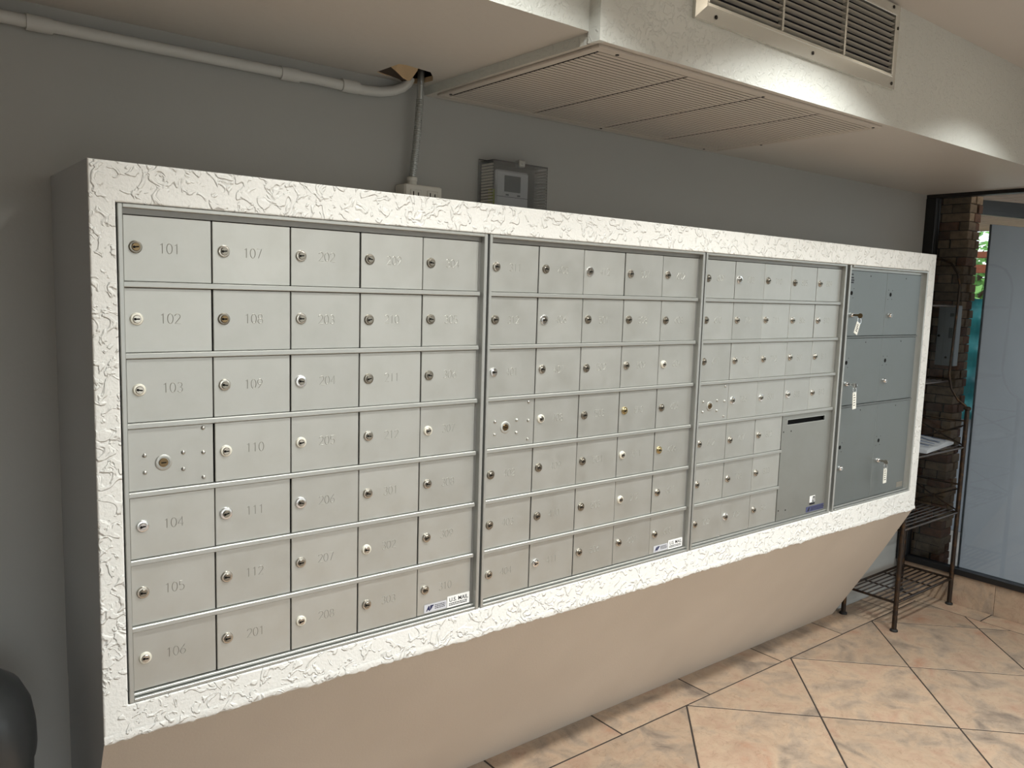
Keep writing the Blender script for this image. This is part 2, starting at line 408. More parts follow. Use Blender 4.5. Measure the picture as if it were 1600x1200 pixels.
# tile skirting under the window
bb = struct(link('baseboard_right', None))
for k in range(0, 4):
    y1 = .352-k*.5055; y0 = y1-.5035
    b = MB(); b.bbox(-.012, .012, -.2517, .2517, -.083, .083, .0015); b.build('tile', 'slate_tile', bb, (XR-.002+.002, (y0+y1)/2, ZF+.0825))
# window wall
win = struct(link('window_1', None))
b = MB()
b.bbox(XR-.028, XR+.03, -1.75, YW, -.579, -.549, .002)                 # sill
b.bbox(XR-.028, XR+.03, -1.75, YW, 1.402, 1.427, .002)                 # head
b.bbox(XR-.030, XR+.03, .305, YW, -.549, 1.402, .002)                  # corner post
b.bbox(XR-.028, XR+.03, -1.75, -1.70, -.549, 1.402, .002)
b.build('window_frame', 'black_frame', win)
b = MB(); b.box(XR+.002, XR+.008, -1.70, .305, -.549, 1.402); b.build('pane', 'window_glass', win)

# ------------------------------------------------------------------ ceiling downlights
def ring_tube(mb, c, R, r, seg=28, ts=8, mi=0):
    vs = []; fs = []
    for i in range(seg):
        a = 2*math.pi*i/seg
        for k in range(ts):
            t = 2*math.pi*k/ts; q = R+r*math.cos(t); vs.append((c[0]+q*math.cos(a), c[1]+q*math.sin(a), c[2]+r*math.sin(t)*.6))
    for i in range(seg):
        for k in range(ts):
            fs.append((i*ts+k, ((i+1) % seg)*ts+k, ((i+1) % seg)*ts+(k+1) % ts, i*ts+(k+1) % ts))
    mb.add(vs, fs, mi)
where = ['facing the first mailbox panel', 'facing the second mailbox panel', 'nearest the window corner', 'in the rear row, middle of the room', 'in the rear row, near the window']
for (x, y, pw), wh in zip(DOWNLIGHTS, where):
    t = thing('ceiling_downlight', 'round white recessed ceiling downlight ' + wh, 'ceiling light', (x, y, ZC), 'recessed ceiling downlights')
    m1 = MB(); ring_tube(m1, (0, 0, -.004), .075, .008); m1.build('trim_ring', 'lamp_trim', t, smooth=60)
    m2 = MB(); m2.lathe([(.068, -.001), (.068, -.004), (.05, -.006)], seg=24); m2.build('lens', 'lamp_lens', t, smooth=40)
    ld = bpy.data.lights.new('downlight_lamp', 'AREA'); ld.shape = 'DISK'; ld.size = .13; ld.energy = pw; ld.color = (.985, 1.0, .965); ld.spread = math.radians(128 if y > -2 else 160)
    lo = bpy.data.objects.new('downlight_lamp', ld); COL.objects.link(lo); lo.parent = t; lo.location = (0, 0, -.010)

# ------------------------------------------------------------------ mailbox housing
hs = thing('mailbox_housing', 'white stucco surround with a beige sloping base, holding the mailbox panels', 'housing', (0, 0, 0))
HX0, HX1, HY = -.060, 3.396, -.016
OX0, OX1, OZ0, OZ1 = -.0135, 3.336, -.016, .989
def zb_(x): return -.086 - .024*(x-HX0)/(HX1-HX0)
HT = 1.065
bm = bmesh.new()
N = 60
def bv(*c): return bm.verts.new(c)
F0 = [bv(HX0, HY, zb_(HX0)), bv(HX1, HY, zb_(HX1)), bv(HX1, HY, HT), bv(HX0, HY, HT)]
I0 = [bv(OX0, HY, OZ0), bv(OX1, HY, OZ0), bv(OX1, HY, OZ1), bv(OX0, HY, OZ1)]
B0 = [bv(HX0, YW-.001, zb_(HX0)), bv(HX1, YW-.001, zb_(HX1)), bv(HX1, YW-.001, HT), bv(HX0, YW-.001, HT)]
J0 = [bv(v.co.x, .03, v.co.z) for v in I0]
for i in range(4):
    k = (i+1) % 4
    bm.faces.new((F0[i], F0[k], I0[k], I0[i])); bm.faces.new((I0[i], I0[k], J0[k], J0[i]))
for i in (1, 2, 3):
    k = (i+1) % 4; bm.faces.new((F0[k], F0[i], B0[i], B0[k]))
bm.normal_update()
sel = [e for e in bm.edges if (all(v in F0 for v in e.verts) and not all(v in F0[:2] for v in e.verts)) or all(v in I0 for v in e.verts)]
bmesh.ops.bevel(bm, geom=sel, offset=.0035, segments=3, affect='EDGES', profile=.5)
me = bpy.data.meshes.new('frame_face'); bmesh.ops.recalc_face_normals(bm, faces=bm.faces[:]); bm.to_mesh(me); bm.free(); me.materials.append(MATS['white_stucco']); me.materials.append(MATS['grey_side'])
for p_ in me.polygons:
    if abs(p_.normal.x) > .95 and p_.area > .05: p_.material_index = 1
link('frame_face', me, hs)
b = MB(); n = 420; vs = []       # ragged lip of white plaster along the lower edge
zz = 0
for i in range(n+1):
    x = HX0 + (HX1-HX0)*i/n; zz = zz*.72 + random.uniform(-.0021, .0021)
    zl = zb_(x) - .002 + zz - (.002 if random.random() < .06 else 0)
    vs += [(x, HY-.0008, zb_(x)+.016), (x, HY-.0035+random.uniform(-.0008,.0008), zl+.004), (x, HY-.001, zl), (x, HY+.010, zl+.001)]
b.add(vs, [(i*4+k, i*4+4+k, i*4+5+k, i*4+1+k) for i in range(n) for k in range(3)]); b.build('plaster_lip', 'white_stucco', hs, smooth=70)
# sloping beige base (profile in y-z, with a slightly rounded knee)
b = MB(); y0, y1 = HY+.003, .343
vs = []
steps = 14
for x in (HX0+.001, HX1-.002):
    for i in range(steps+1):
        t = i/steps; vs.append((x, y0+(y1-y0)*t, (zb_(x)+.004)*(1-t) + ZF*t - .012*math.sin(math.pi*t)))
    vs += [(x, YW-.001, ZF), (x, YW-.001, zb_(x)+.004)]
m_ = steps+3
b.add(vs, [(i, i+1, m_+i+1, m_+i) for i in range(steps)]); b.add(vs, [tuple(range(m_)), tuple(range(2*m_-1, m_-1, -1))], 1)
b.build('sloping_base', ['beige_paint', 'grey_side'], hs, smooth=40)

# ------------------------------------------------------------------ mailbox panels
Wd, Hd, RT = .1705, .140, .011
def arc(cx, cy, rx, ry, a0, a1, n=9): return [(cx+rx*math.cos(math.radians(a0+(a1-a0)*i/n)), cy+ry*math.sin(math.radians(a0+(a1-a0)*i/n))) for i in range(n+1)]
STROKES = {   # router-cut digits in a 0.56 x 1 box
 '0': [arc(.28,.5,.26,.48,90,450,18)], '1': [[(.12,.82),(.30,.98),(.30,.02)]],
 '2': [arc(.28,.72,.25,.26,170,-35,9)+[(.03,.02),(.55,.02)]], '3': [arc(.27,.74,.22,.24,150,-80,8), arc(.27,.26,.26,.25,85,-150,9)],
 '4': [[(.42,.02),(.42,.98),(.02,.30),(.55,.30)]], '5': [[(.50,.98),(.10,.98),(.06,.55)]+arc(.27,.32,.26,.30,115,-140,10)],
 '6': [[(.46,.98),(.10,.50)], arc(.28,.30,.25,.28,0,360,14)], '7': [[(.03,.98),(.54,.98),(.20,.02)]],
 '8': [arc(.28,.74,.20,.23,0,360,12), arc(.28,.26,.25,.25,0,360,14)], '9': [[(.12,.02),(.47,.52)], arc(.28,.70,.25,.28,0,360,14)]}
def number_mesh(txt, h=.0205):
    mb = MB(); wch = h*.56; pitch = wch*1.22; tot = pitch*len(txt)-wch*.22; hw = .0009; ht = .0005
    for i, ch in enumerate(txt):
        for st in STROKES[ch]:
            pts = [Vector((-tot/2+i*pitch+p[0]*h, 0, (p[1]-.5)*h)) for p in st]; n = len(pts); vs = []; fs = []
            for k, p in enumerate(pts):
                t = (pts[min(k+1, n-1)]-pts[max(k-1, 0)]).normalized(); s = Vector((-t.z, 0, t.x))
                vs += [p+s*hw, p+Vector((0, -ht, 0)), p-s*hw]
            for k in range(n-1):
                fs += [(k*3, k*3+1, k*3+4, k*3+3), (k*3+1, k*3+2, k*3+5, k*3+4)]
            mb.add(vs, fs)
    return mb.mesh('number', 'digit_metal')
def lock_mesh(ring, plug, big=False):
    mb = MB(); R = .0125 if not big else .0138
    mb.lathe([(R, 0), (R, -.0022), (R-.0016, -.0042), (.0082, -.0046), (.0080, -.0030)], axis='y', seg=22, mi=0)
    mb.lathe([(.0078, -.0025), (.0078, -.0062), (.0070, -.0070)], axis='y', seg=18, mi=1)
    mb.box(-.0062, .0050, -.0076, -.0066, -.0013, .0013, 2); mb.box(-.0060, -.0022, -.0077, -.0066, -.0024, .0024, 2)
    return mb.mesh('lock', [ring, plug, 'keyway'], smooth=40)
LOCKS = {'d': lock_mesh('nickel_dark', 'nickel_dark'), 'm': lock_mesh('nickel', 'nickel_dark'), 'b': lock_mesh('white_ring', 'nickel'),
         'c': lock_mesh('chrome', 'chrome'), 'g': lock_mesh('brass', 'brass'), 'z': lock_mesh('nickel_dark', 'bronze'), 'r': lock_mesh('chrome', 'nickel_dark', True)}
def door_mesh(name, wd, hd, m='door_metal', c=.0012):
    mb = MB(); mb.bbox(0, wd, 0, .004, 0, hd, c); return mb.mesh(name, m)
DOOR = door_mesh('door', Wd-.0024, Hd-RT-.0016)
rv = MB(); rv.lathe([(.0044, 0), (.0042, -.0016), (.0030, -.0032), (.0012, -.0040)], axis='y', seg=14); RIVET = rv.mesh('rivet', 'rivet', smooth=60)
al = MB(); al.lathe([(.0165, 0), (.0165, -.0012), (.0150, -.0022), (.0118, -.0022), (.0112, -.0008)], axis='y', seg=28, mi=0)
al.lathe([(.0092, -.0002), (.0092, -.0024), (.0086, -.0030)], axis='y', seg=22, mi=1); al.box(-.005, .005, -.0036, -.0028, -.0011, .0011, 2)
ARROW = al.mesh('master_lock', ['door_metal', 'bronze', 'keyway'], smooth=40)
def sticker(mb, x0, x1, z0, z1, y, mi): mb.box(x0, x1, y, y+.0004, z0, z1, mi)

def unit_frame(t, wtot, mat_='trim_metal', left=.0105):
    b = MB()
    b.bbox(-left, -.0015, -.0150, .012, -.0150, .988, .0012)                 # left stile
    b.bbox(wtot+.0060, wtot+.0165, -.0150, .012, -.0150, .988, .0012)        # right stile
    b.bbox(-.0015, wtot+.0060, -.0150, .012, .9805, .988, .0012)             # top trim
    b.bbox(-.0015, wtot+.0060, -.0060, .012, -.0066, -.0008, .001)           # inner sill
    b.bbox(-.0015, wtot+.0060, -.0140, .012, -.0148, -.0082, .001)           # outer sill
    b.build('frame', mat_, t)
    b = MB(); b.box(-.0015, wtot+.006, .0005, .012, .9695, .9805); b.box(wtot-.0005, wtot+.006, .002, .012, 0, .9695); b.build('header_strip', 'header_metal', t)
    b = MB(); b.box(-.010, wtot+.016, .016, .020, -.014, .987); b.build('back_panel', 'gap_dark', t)
    if t.get('rails', 1): pass

def mailbox_unit(ox, label, cols, locks, big=False):
    t = thing('mailbox_unit', label, 'mailbox panel', (ox, 0, 0), 'mailbox panels set in the white surround')
    wt = 5*Wd; unit_frame(t, wt)
    full = MB(); full.bbox(-.0015, wt+.002, -.0070, .010, -RT, 0, .0015); RAIL = full.mesh('rail', 'trim_metal')
    if big: sh = MB(); sh.bbox(-.0015, 3*Wd, -.0070, .010, -RT, 0, .0015); SR = sh.mesh('rail', 'trim_metal')
    for k in range(1, 7): link('rail', SR if big and k < 3 else RAIL, t, (0, 0, k*Hd))
    for ci, col in enumerate(cols):
        for ri, num in enumerate(col):
            if num is None: continue
            dx = random.uniform(-.0004, .0004); dy = random.uniform(-.0006, .0008)
            d = link('lock_panel' if num == 'L' else 'door', DOOR, t, (ci*Wd+.0012+dx, dy, (6-ri)*Hd+.0008))
            if num == 'L':
                for (rx, rz) in ((.031,.072), (.031,.037), (.106,.071), (.106,.036), (.147,.119), (.147,.067), (.147,.014)):
                    link('rivet', RIVET, d, (rx, 0, rz))
                link('master_lock', ARROW, d, (.067, 0, .054)); continue
            d.rotation_euler = (0, 0, random.uniform(-.004, .004))
            link('lock', LOCKS[locks[ci][ri]], d, (.0225+random.uniform(-.001, .001), 0, .067+random.uniform(-.0015, .0015)), (0, random.uniform(-.25, .25), 0))
            n_ = link('number', number_mesh(num), d, (.086+random.uniform(-.002, .002), 0, .067+random.uniform(-.001, .001)))
    return t
def mail_stickers(t, y=-.0012):
    d = [c for c in t.children if c.name.startswith('door')][-1]
    ox = 4*Wd+.0012
    mb = MB(); x0 = .776-ox; sticker(mb, x0, x0+.0725, .002, .033, y, 0); text_mesh(mb, 'U.S. MAIL', .0155, x0+.006, .0175, y-.0004, 1, .0002, .98)
    for q in (.0115, .0070):
        x = x0+.006
        while x < x0+.064:
            l_ = random.uniform(.003, .008); mb.box(x, min(x+l_, x0+.066), y-.0005, y-.0001, q, q+.0022, 1); x += l_+.0015
    mb.build('mail_sticker', ['sticker_white', 'ink'], d)
    mb = MB(); x0 = .704-ox; sticker(mb, x0, x0+.070, .004, .0255, y, 0)
    mb.prism([(x0+.006, .008), (x0+.013, .021), (x0+.016, .021), (x0+.018, .008), (x0+.0145, .008), (x0+.0140, .011), (x0+.0105, .011), (x0+.009, .008)], y-.0006, y-.0001, 'y', 1)
    mb.prism([(x0+.0185, .010), (x0+.0185, .022), (x0+.030, .022), (x0+.027, .018), (x0+.0225, .0165), (x0+.026, .015), (x0+.0222, .013), (x0+.021, .010)], y-.0006, y-.0001, 'y', 1)
    for q in (.019, .0145, .010):
        x = x0+.033
        while x < x0+.064:
            l_ = random.uniform(.003, .007); mb.box(x, min(x+l_, x0+.066), y-.0005, y-.0001, q, q+.0018, 2); x += l_+.0013
    mb.build('maker_sticker', ['sticker_silver', 'ink_blue', 'ink'], d)
S = str
u1 = mailbox_unit(0.0, 'mailbox panel with doors 101 to 310, largest and leftmost in the white surround',
    [['101','102','103','L','104','105','106'], ['107','108','109','110','111','112','201'], ['202','203','204','205','206','207','208'],
     ['209','210','211','212','301','302','303'], ['304','305','306','307','308','309','310']],
    ['zbb.cmb', 'mzmbrmm', 'mmrbrmb', 'dddmmbm', 'dddbmmm'])
u2 = mailbox_unit(0.8864, 'mailbox panel with doors 311 to 608, second from the left',
    [['311','312','401','L','402','403','404'], ['405','406','407','408','409','410','411'], ['412','501','502','503','504','505','506'],
     ['507','508','509','510','511','512','601'], ['602','603','604','605','606','607','608']],
    ['mdc.ddm', 'drmbddc', 'rdddddm', 'mdmgbbm', 'mdbdgmm'])
u3 = mailbox_unit(1.7715, 'mailbox panel with a black slotted outgoing mail door at its lower right',
    [['609','610','611','L','612','701','702'], ['703','704','705','706','707','708','709'], ['710','711','712','801','802','803','804'],
     ['805','806','807','808',None,None,None], ['809','810','811','812',None,None,None]],
    ['dddmmmm'[:3]+'.'+'mmm', 'rmmrmmr', 'dmmrmmm', 'dmmr...', 'mmmm...'], big=True)
mail_stickers(u1); mail_stickers(u2)
# outgoing-mail door of the third panel
mb = MB(); ox = 3*Wd; dz = 3*Hd-RT
wd, hd = 2*Wd-.0015, dz-.0016
sx0, sx1, sz0, sz1 = .033, .292, hd-.036, hd-.018
bm = bmesh.new()
O = [bm.verts.new((x, 0, z)) for x, z in ((0,0), (wd,0), (wd,hd), (0,hd))]; I = [bm.verts.new((x, 0, z)) for x, z in ((sx0,sz0), (sx1,sz0), (sx1,sz1), (sx0,sz1))]
for i in range(4): k = (i+1) % 4; bm.faces.new((O[i], O[k], I[k], I[i]))
r = bmesh.ops.extrude_face_region(bm, geom=bm.faces[:]); bmesh.ops.translate(bm, verts=[v for v in r['geom'] if isinstance(v, bmesh.types.BMVert)], vec=(0, .004, 0))
bmesh.ops.recalc_face_normals(bm, faces=bm.faces[:]); me = bpy.data.meshes.new('outgoing_door'); bm.to_mesh(me); bm.free(); me.materials.append(MATS['outgoing_metal'])
od = link('outgoing_mail_door', me, u3, (ox+.001, -.001, .0008))
mb = MB()
for (a0, a1, c0, c1) in ((sx0-.004, sx1+.004, sz1, sz1+.003), (sx0-.004, sx1+.004, sz0-.003, sz0), (sx0-.004, sx0, sz0, sz1), (sx1, sx1+.004, sz0, sz1)): mb.box(a0, a1, -.0010, .001, c0, c1)
mb.build('slot_rim', 'trim_metal', od)
mb = MB(); mb.box(sx0, sx1, .0120, .0150, sz0-.006, sz1+.006); mb.build('slot_opening', 'keyway', od)
mb = MB(); mb.lathe([(.0028, .0), (.0028, -.0008)], axis='y', seg=10); SDOT = mb.mesh('screw', 'screw_dark')
for x, z in ((.012,.345), (.062,.345), (.012,.040), (.060,.036)): link('screw', SDOT, od, (x, 0, z))
mb = MB(); x0 = .205; sticker(mb, x0, x0+.128, .004, .026, -.0010, 0)
for q in (.008, .0135, .019):
    x = x0+.034
    while x < x0+.120:
        l_ = random.uniform(.004, .011); mb.box(x, x+l_, -.0014, -.0009, q, q+.0022, 1); x += l_+.002
mb.prism([(x0+.008, .008), (x0+.020, .022), (x0+.026, .022), (x0+.022, .008)], -.0015, -.0009, 'y', 1)
mb.build('maker_sticker', ['sticker_blue', 'ink'], od)
mb = MB(); x0 = .226; sticker(mb, x0, x0+.038, .032, .068, -.0010, 0); mb.box(x0, x0+.038, -.0015, -.0009, .032, .041, 1)
mb.prism([(x0+.018, .043), (x0+.022, .064), (x0+.036, .064), (x0+.035, .043)], -.0015, -.0009, 'y', 1); mb.box(x0+.023, x0+.033, -.0018, -.0014, .055, .058, 0); mb.box(x0+.022, x0+.033, -.0018, -.0014, .048, .051, 0)
mb.build('pictogram_sticker', ['sticker_white', 'ink'], od)

# parcel lockers
LX = 2.690
u4 = thing('parcel_locker_unit', 'dark grey parcel locker panel with six plain doors at the window end', 'locker panel', (LX, 0, 0))
b = MB()
b.bbox(-.0255, -.0150, -.0150, .012, -.0150, .988, .0012); b.bbox(-.0140, -.0010, -.0060, .012, -.0150, .988, .0012)
b.bbox(.6350, .6450, -.0150, .012, -.0150, .988, .0012); b.bbox(-.0010, .6350, -.0150, .012, .9805, .988, .0012)
b.bbox(-.0010, .6350, -.0060, .012, -.0066, -.0008, .001); b.bbox(-.0010, .6350, -.0140, .012, -.0148, -.0082, .001)
b.build('frame', 'trim_metal', u4)
b = MB(); b.box(.608, .635, .001, .012, 0, .9695); b.box(-.001, .635, .001, .012, .9695, .9805); b.build('side_strip', 'trim_metal', u4)
b = MB(); b.box(-.016, .640, .016, .020, -.014, .987); b.build('back_panel', 'gap_dark', u4)
for z in (.703, .418):
    b = MB(); b.bbox(-.001, .608, -.0045, .010, -.0065, .0, .001); b.build('rail', 'locker_metal', u4, (0, 0, z))
hb = MB(); hb.lathe([(.0085, .0), (.0085, -.0006)], axis='y', seg=18); HOLEM = hb.mesh('access_hole', 'keyway')
hl = MB()
for dx, dz_ in ((-.019,.019), (.015,.018), (-.021,-.020), (.013,-.019)): hl.lathe([(.0018, .0), (.0018, -.0006)], c=(dx, 0, dz_), axis='y', seg=8)
PINS = hl.mesh('pin_holes', 'screw_dark')
cl = MB(); cl.lathe([(.0105, 0), (.0105, -.004), (.0085, -.011), (.0070, -.013)], axis='y', seg=20, mi=0); cl.box(-.001, .001, -.0138, -.0128, -.005, .005, 1); CAML = cl.mesh('lock', ['chrome', 'keyway'], smooth=40)
rows = [(.7045, .9680), (.4195, .6955), (.0008, .4105)]
for ri, (z0, z1) in enumerate(rows):
    for ci in range(2):
        xx = .0008 + ci*.3045; wd = .3030
        d = link('locker_door', door_mesh('locker_door', wd, z1-z0, 'locker_metal', .0009), u4, (xx, random.uniform(-.0005, .0005), z0))
        hz = (.878, .596, .246)[ri]-z0; lz = (.790, .509, .159)[ri]-z0; hx = .022 if ci == 0 else .037
        link('access_hole', HOLEM, d, (hx, 0, hz)); link('pin_holes', PINS, d, (hx, 0, hz)); link('lock', CAML, d, (hx+(.006 if ci == 0 else 0), 0, lz))
        link('screw', SDOT, d, (.165, 0, z1-z0-.018))
        if ri == 0 and ci == 0:
            mb = MB()
            for q, l_ in ((.245, .022), (.232, .026), (.222, .030), (.213, .028)): mb.box(.004, .004+l_, -.0004, .0, q, q+.006, 0)
            mb.build('printed_mark', 'ink', d)
        if ri == 2 and ci == 1:
            mb = MB(); mb.box(.235, .290, -.0005, 0, .010, .034, 0); mb.build('maker_sticker', 'nickel_dark', d)
def key_with_tag(name_lbl, x, z, tilt, drop, shade):
    t = thing('key_with_tag', name_lbl, 'key', (x, -.0145, z), 'keys left in the parcel lockers')
    b = MB(); b.box(-.0012, .0012, -.018, 0, -.004, .004); b.lathe([(.010, -.0009), (.010, .0009)], c=(0, -.026, -.002), axis='x', seg=16); b.build('key', shade, t, smooth=40)
    R = .013; cx, cz = tilt*.25, -.002-.010-R+.004
    pts = [(cx+R*math.cos(a), -.026+.002*math.sin(a), cz+R*math.sin(a)) for a in [2*math.pi*i/24 for i in range(25)]]
    b = MB(); b.tube(pts, .0011, 6, cap=False); b.build('key_ring', 'chrome', t, smooth=60)
    b = MB(); ang = math.atan2(tilt, drop); ca, sa = math.cos(ang), math.sin(ang)
    piv = Vector((cx+R*sa*.9, -.026, cz-R*ca*.9)); rot = Matrix.Rotation(ang*-1, 3, 'Y')
    b.box(piv.x-.013, piv.x+.013, -.027, -.0245, piv.z-drop, piv.z+.003, 0, rot, piv)
    for k in range(5):
        zz_ = piv.z-.010-k*(drop-.014)/5; b.box(piv.x-.008, piv.x+random.uniform(.002, .009), -.0274, -.0268, zz_, zz_+.003, 1, rot, piv)
    b.build('paper_tag', ['paper_tag', 'screw_dark'], t)
key_with_tag('bronze key with a slanting white tag in the top left parcel locker', LX+.0288, .790, -.020, .046, 'bronze')
key_with_tag('key with a printed white tag in the middle left parcel locker', LX+.0288, .509, .006, .066, 'chrome')
key_with_tag('key with a white tag in the bottom right parcel locker', LX+.0008+.3045+.037, .159, .002, .062, 'nickel')

# ------------------------------------------------------------------ air grille under the soffit
gx0, gx1, gy0, gy1 = .940, 2.172, -.318, .290
slope = math.atan(.0065)
gr = thing('return_air_grille', 'wide ribbed return air grille on the soffit underside', 'air grille', (gx0, 0, zsoff(gx0)), None, (0, -slope, 0))
Lx = gx1-gx0
b = MB()
for (a0, a1, c0, c1) in ((-.022, Lx+.022, gy0-.026, gy0), (-.022, Lx+.022, gy1, gy1+.024), (-.022, 0, gy0, gy1), (Lx, Lx+.022, gy0, gy1)): b.bbox(a0, a1, c0, c1, -.008, .0005, .002)
b.build('frame', 'grille_paint', gr)
b = MB(); b.box(0, Lx, gy0, gy1, -.0008, .0004); b.build('backing', 'duct_dark', gr)
divs = [0, .315, .626, .925, Lx]
for i in range(1, 4): b = MB(); b.bbox(divs[i]-.0015, divs[i]+.0015, gy0, gy1, -.0070, 0, .001); b.build('divider', 'grille_paint', gr)
ns = 34
for i in range(4):
    l0, l1 = divs[i]+.006, divs[i+1]-.006; hw = (l1-l0)/2
    b = MB(); pitch = (gy1-gy0)/ns
    b.add([(-hw, -pitch*.38, -.0078), (hw, -pitch*.38, -.0078), (hw, pitch*.36, -.0078), (-hw, pitch*.36, -.0078), (-hw, -pitch*.38, -.0070), (hw, -pitch*.38, -.0070), (hw, pitch*.36, -.0070), (-hw, pitch*.36, -.0070)],
          [(0,1,2,3), (4,7,6,5), (0,4,5,1), (1,5,6,2), (2,6,7,3), (3,7,4,0)])
    SL = b.mesh('slat', 'grille_paint')
    for k in range(ns): link('slat', SL, gr, ((l0+l1)/2, gy0+(k+.5)*pitch, 0))
b = MB(); b.lathe([(.0045, -.0005), (.0045, -.002)], seg=10); GS = b.mesh('screw', 'screw_dark')
for x, y in ((.05, gy0-.013), (.626, gy0-.010), (Lx-.01, gy0-.013), (-.011, gy1-.03), (.626, gy1+.012), (Lx-.06, gy1+.012), (Lx+.011, .10)): link('screw', GS, gr, (x, y, -.0078))

# ------------------------------------------------------------------ supply register on the soffit face
rg = thing('air_register', 'metal louvred air register high on the soffit front face', 'air vent', (0, YS, 0))
RX0, RX1, RZ0, RZ1 = 1.209, 2.197, 1.516, 1.768
QX0, QX1, QZ0, QZ1 = 1.248, 2.172, 1.550, 1.742
bm = bmesh.new()
O = [bm.verts.new((x, -.010, z)) for x, z in ((RX0,RZ0), (RX1,RZ0), (RX1,RZ1), (RX0,RZ1))]; I = [bm.verts.new((x, -.014, z)) for x, z in ((QX0,QZ0), (QX1,QZ0), (QX1,QZ1), (QX0,QZ1))]
O2 = [bm.verts.new((v.co.x, -.0005, v.co.z)) for v in O]; I2 = [bm.verts.new((v.co.x, .0, v.co.z)) for v in I]
for i in range(4):
    k = (i+1) % 4
    bm.faces.new((O[i], O[k], I[k], I[i])); bm.faces.new((O2[k], O2[i], I2[i], I2[k])); bm.faces.new((O2[i], O2[k], O[k], O[i])); bm.faces.new((I[i], I[k], I2[k], I2[i]))
bmesh.ops.recalc_face_normals(bm, faces=bm.faces[:]); me = bpy.data.meshes.new('register_frame'); bm.to_mesh(me); bm.free(); me.materials.append(MATS['register_metal']); link('register_frame', me, rg)
b = MB(); b.bbox(QX0, QX1, -.015, -.002, QZ0, QZ0+.009, .001); b.bbox(QX0, QX1, -.015, -.002, QZ1-.008, QZ1, .001); b.bbox(QX0, QX0+.008, -.015, -.002, QZ0+.009, QZ1-.008, .001); b.bbox(QX1-.008, QX1, -.015, -.002, QZ0+.009, QZ1-.008, .001); b.build('inner_frame', 'register_metal', rg)
b = MB(); b.box(QX0, QX1, -.0015, .0, QZ0, QZ1); b.build('duct_opening', 'duct_dark', rg)
ds = [QX0+.008, 1.564, 1.878, QX1-.008]
for x in ds[1:3]: b = MB(); b.bbox(x-.004, x+.004, -.017, -.0016, QZ0+.009, QZ1-.008, .001); b.build('mullion', 'register_metal', rg)
nl = 10
for i in range(3):
    l0, l1 = ds[i]+.005, ds[i+1]-.005
    b = MB(); hw = (l1-l0)/2
    b.prism([(-.0160, .0022), (-.0152, .0032), (-.0022, -.0012), (-.0030, -.0022)], -hw, hw, 'x'); LV = b.mesh('louver', 'louver_paint')
    for k in range(nl): link('louver', LV, rg, ((l0+l1)/2, 0, QZ0+.012+(k+.35)*(QZ1-QZ0-.020)/nl))
b = MB(); b.lathe([(.0050, .0), (.0050, -.002), (.0030, -.003)], axis='y', seg=12); RS = b.mesh('screw', 'screw_dark')
for x, z in ((1.285, 1.531), (1.720, 1.533), (2.172, 1.531), (2.184, 1.700), (2.150, 1.757), (1.285, 1.757)): link('screw', RS, rg, (x, -.0125, z))

# ------------------------------------------------------------------ wall fittings
pp = thing('wall_pipe', 'white painted pipe running along the wall just below the ceiling', 'pipe', (0, 0, 0))
PZ, PY, PR = 1.381, .338, .0135
path = [(XL+.01, PY, PZ), (-.5, PY, PZ), (.1, PY, PZ-.003), (.55, PY, PZ-.002), (.70, PY, PZ-.005)]
path += [(.70+.14*math.sin(a), PY-.006*math.sin(a), PZ-.005+.062*(1-math.cos(a))) for a in [math.radians(q) for q in (20, 40, 55, 70, 84)]]
b = MB(); b.tube(path, PR, 14); b.build('pipe_run', 'pipe_paint', pp, smooth=60)
for x in (-.075, .485, .655):
    b = MB(); b.tube([(x-.025, PY, PZ-.003), (x+.025, PY, PZ-.003)], PR+.0035, 14); b.build('coupling', 'pipe_paint', pp, smooth=60)
fl = thing('torn_board_flap', 'torn tan cardboard flap hanging in the hole in the ceiling', 'torn board', (.775, .26, ZL))
b = MB()
pts = [(-.046,-.002,.006), (-.046,-.052,.010), (-.003,-.056,.013), (.020,-.048,.012), (.040,-.004,.008), (.060,.068,-.004), (.023,.042,-.006), (-.018,.012,.000)]
b.add(pts+[(x, y, z+.002) for x, y, z in pts], [tuple(range(8)), tuple(range(15, 7, -1))]+[(i, (i+1) % 8, 8+(i+1) % 8, 8+i) for i in range(8)])
b.build('paper_face', 'cardboard', fl)
b = MB(); pts = [(-.050,.055,.002), (-.046,-.002,.006), (-.018,.012,.000), (.023,.042,-.006), (.060,.068,-.004), (.062,.086,-.012), (.026,.066,-.004)]
b.add(pts+[(x, y, z+.003) for x, y, z in pts], [tuple(range(7)), tuple(range(13, 6, -1))]+[(i, (i+1) % 7, 7+(i+1) % 7, 7+i) for i in range(7)])
b.build('torn_edge', 'drywall_dark', fl)

cdt = thing('flexible_conduit', 'ribbed grey metal conduit dropping from the ceiling hole to the outlet box', 'conduit', (.848, .328, 1.1375))
b = MB(); pts = []; rad = []
nn = 240
for i in range(nn+1):
    t = i/nn; pts.append((.004*math.sin(t*2.4)+.014*t, -.012*t-.004*math.sin(t*3.1), .016+t*.300)); rad.append(.0098+(.0016 if (i % 4) < 2 else -.0006)*(1 if t < .74 else .12))
b.tube(pts, .01, 12, radii=rad); b.build('ribbed_sleeve', 'flex_metal', cdt, smooth=30)
b = MB(); b.lathe([(.0135, 0), (.0135, .010), (.0150, .011), (.0150, .020), (.0125, .022)], seg=16); b.build('connector', 'plate_white', cdt, smooth=35)
ob = thing('outlet_box', 'white surface outlet box on the wall behind the top of the housing', 'outlet', (.872, YW, 1.071))
b = MB(); b.bbox(-.062, .062, -.056, -.0005, -.005, .066, .004); b.build('box_body', 'plate_white', ob)
b = MB(); b.bbox(-.060, .060, -.0585, -.0562, -.004, .064, .002); b.build('face_plate', 'plate_white', ob)
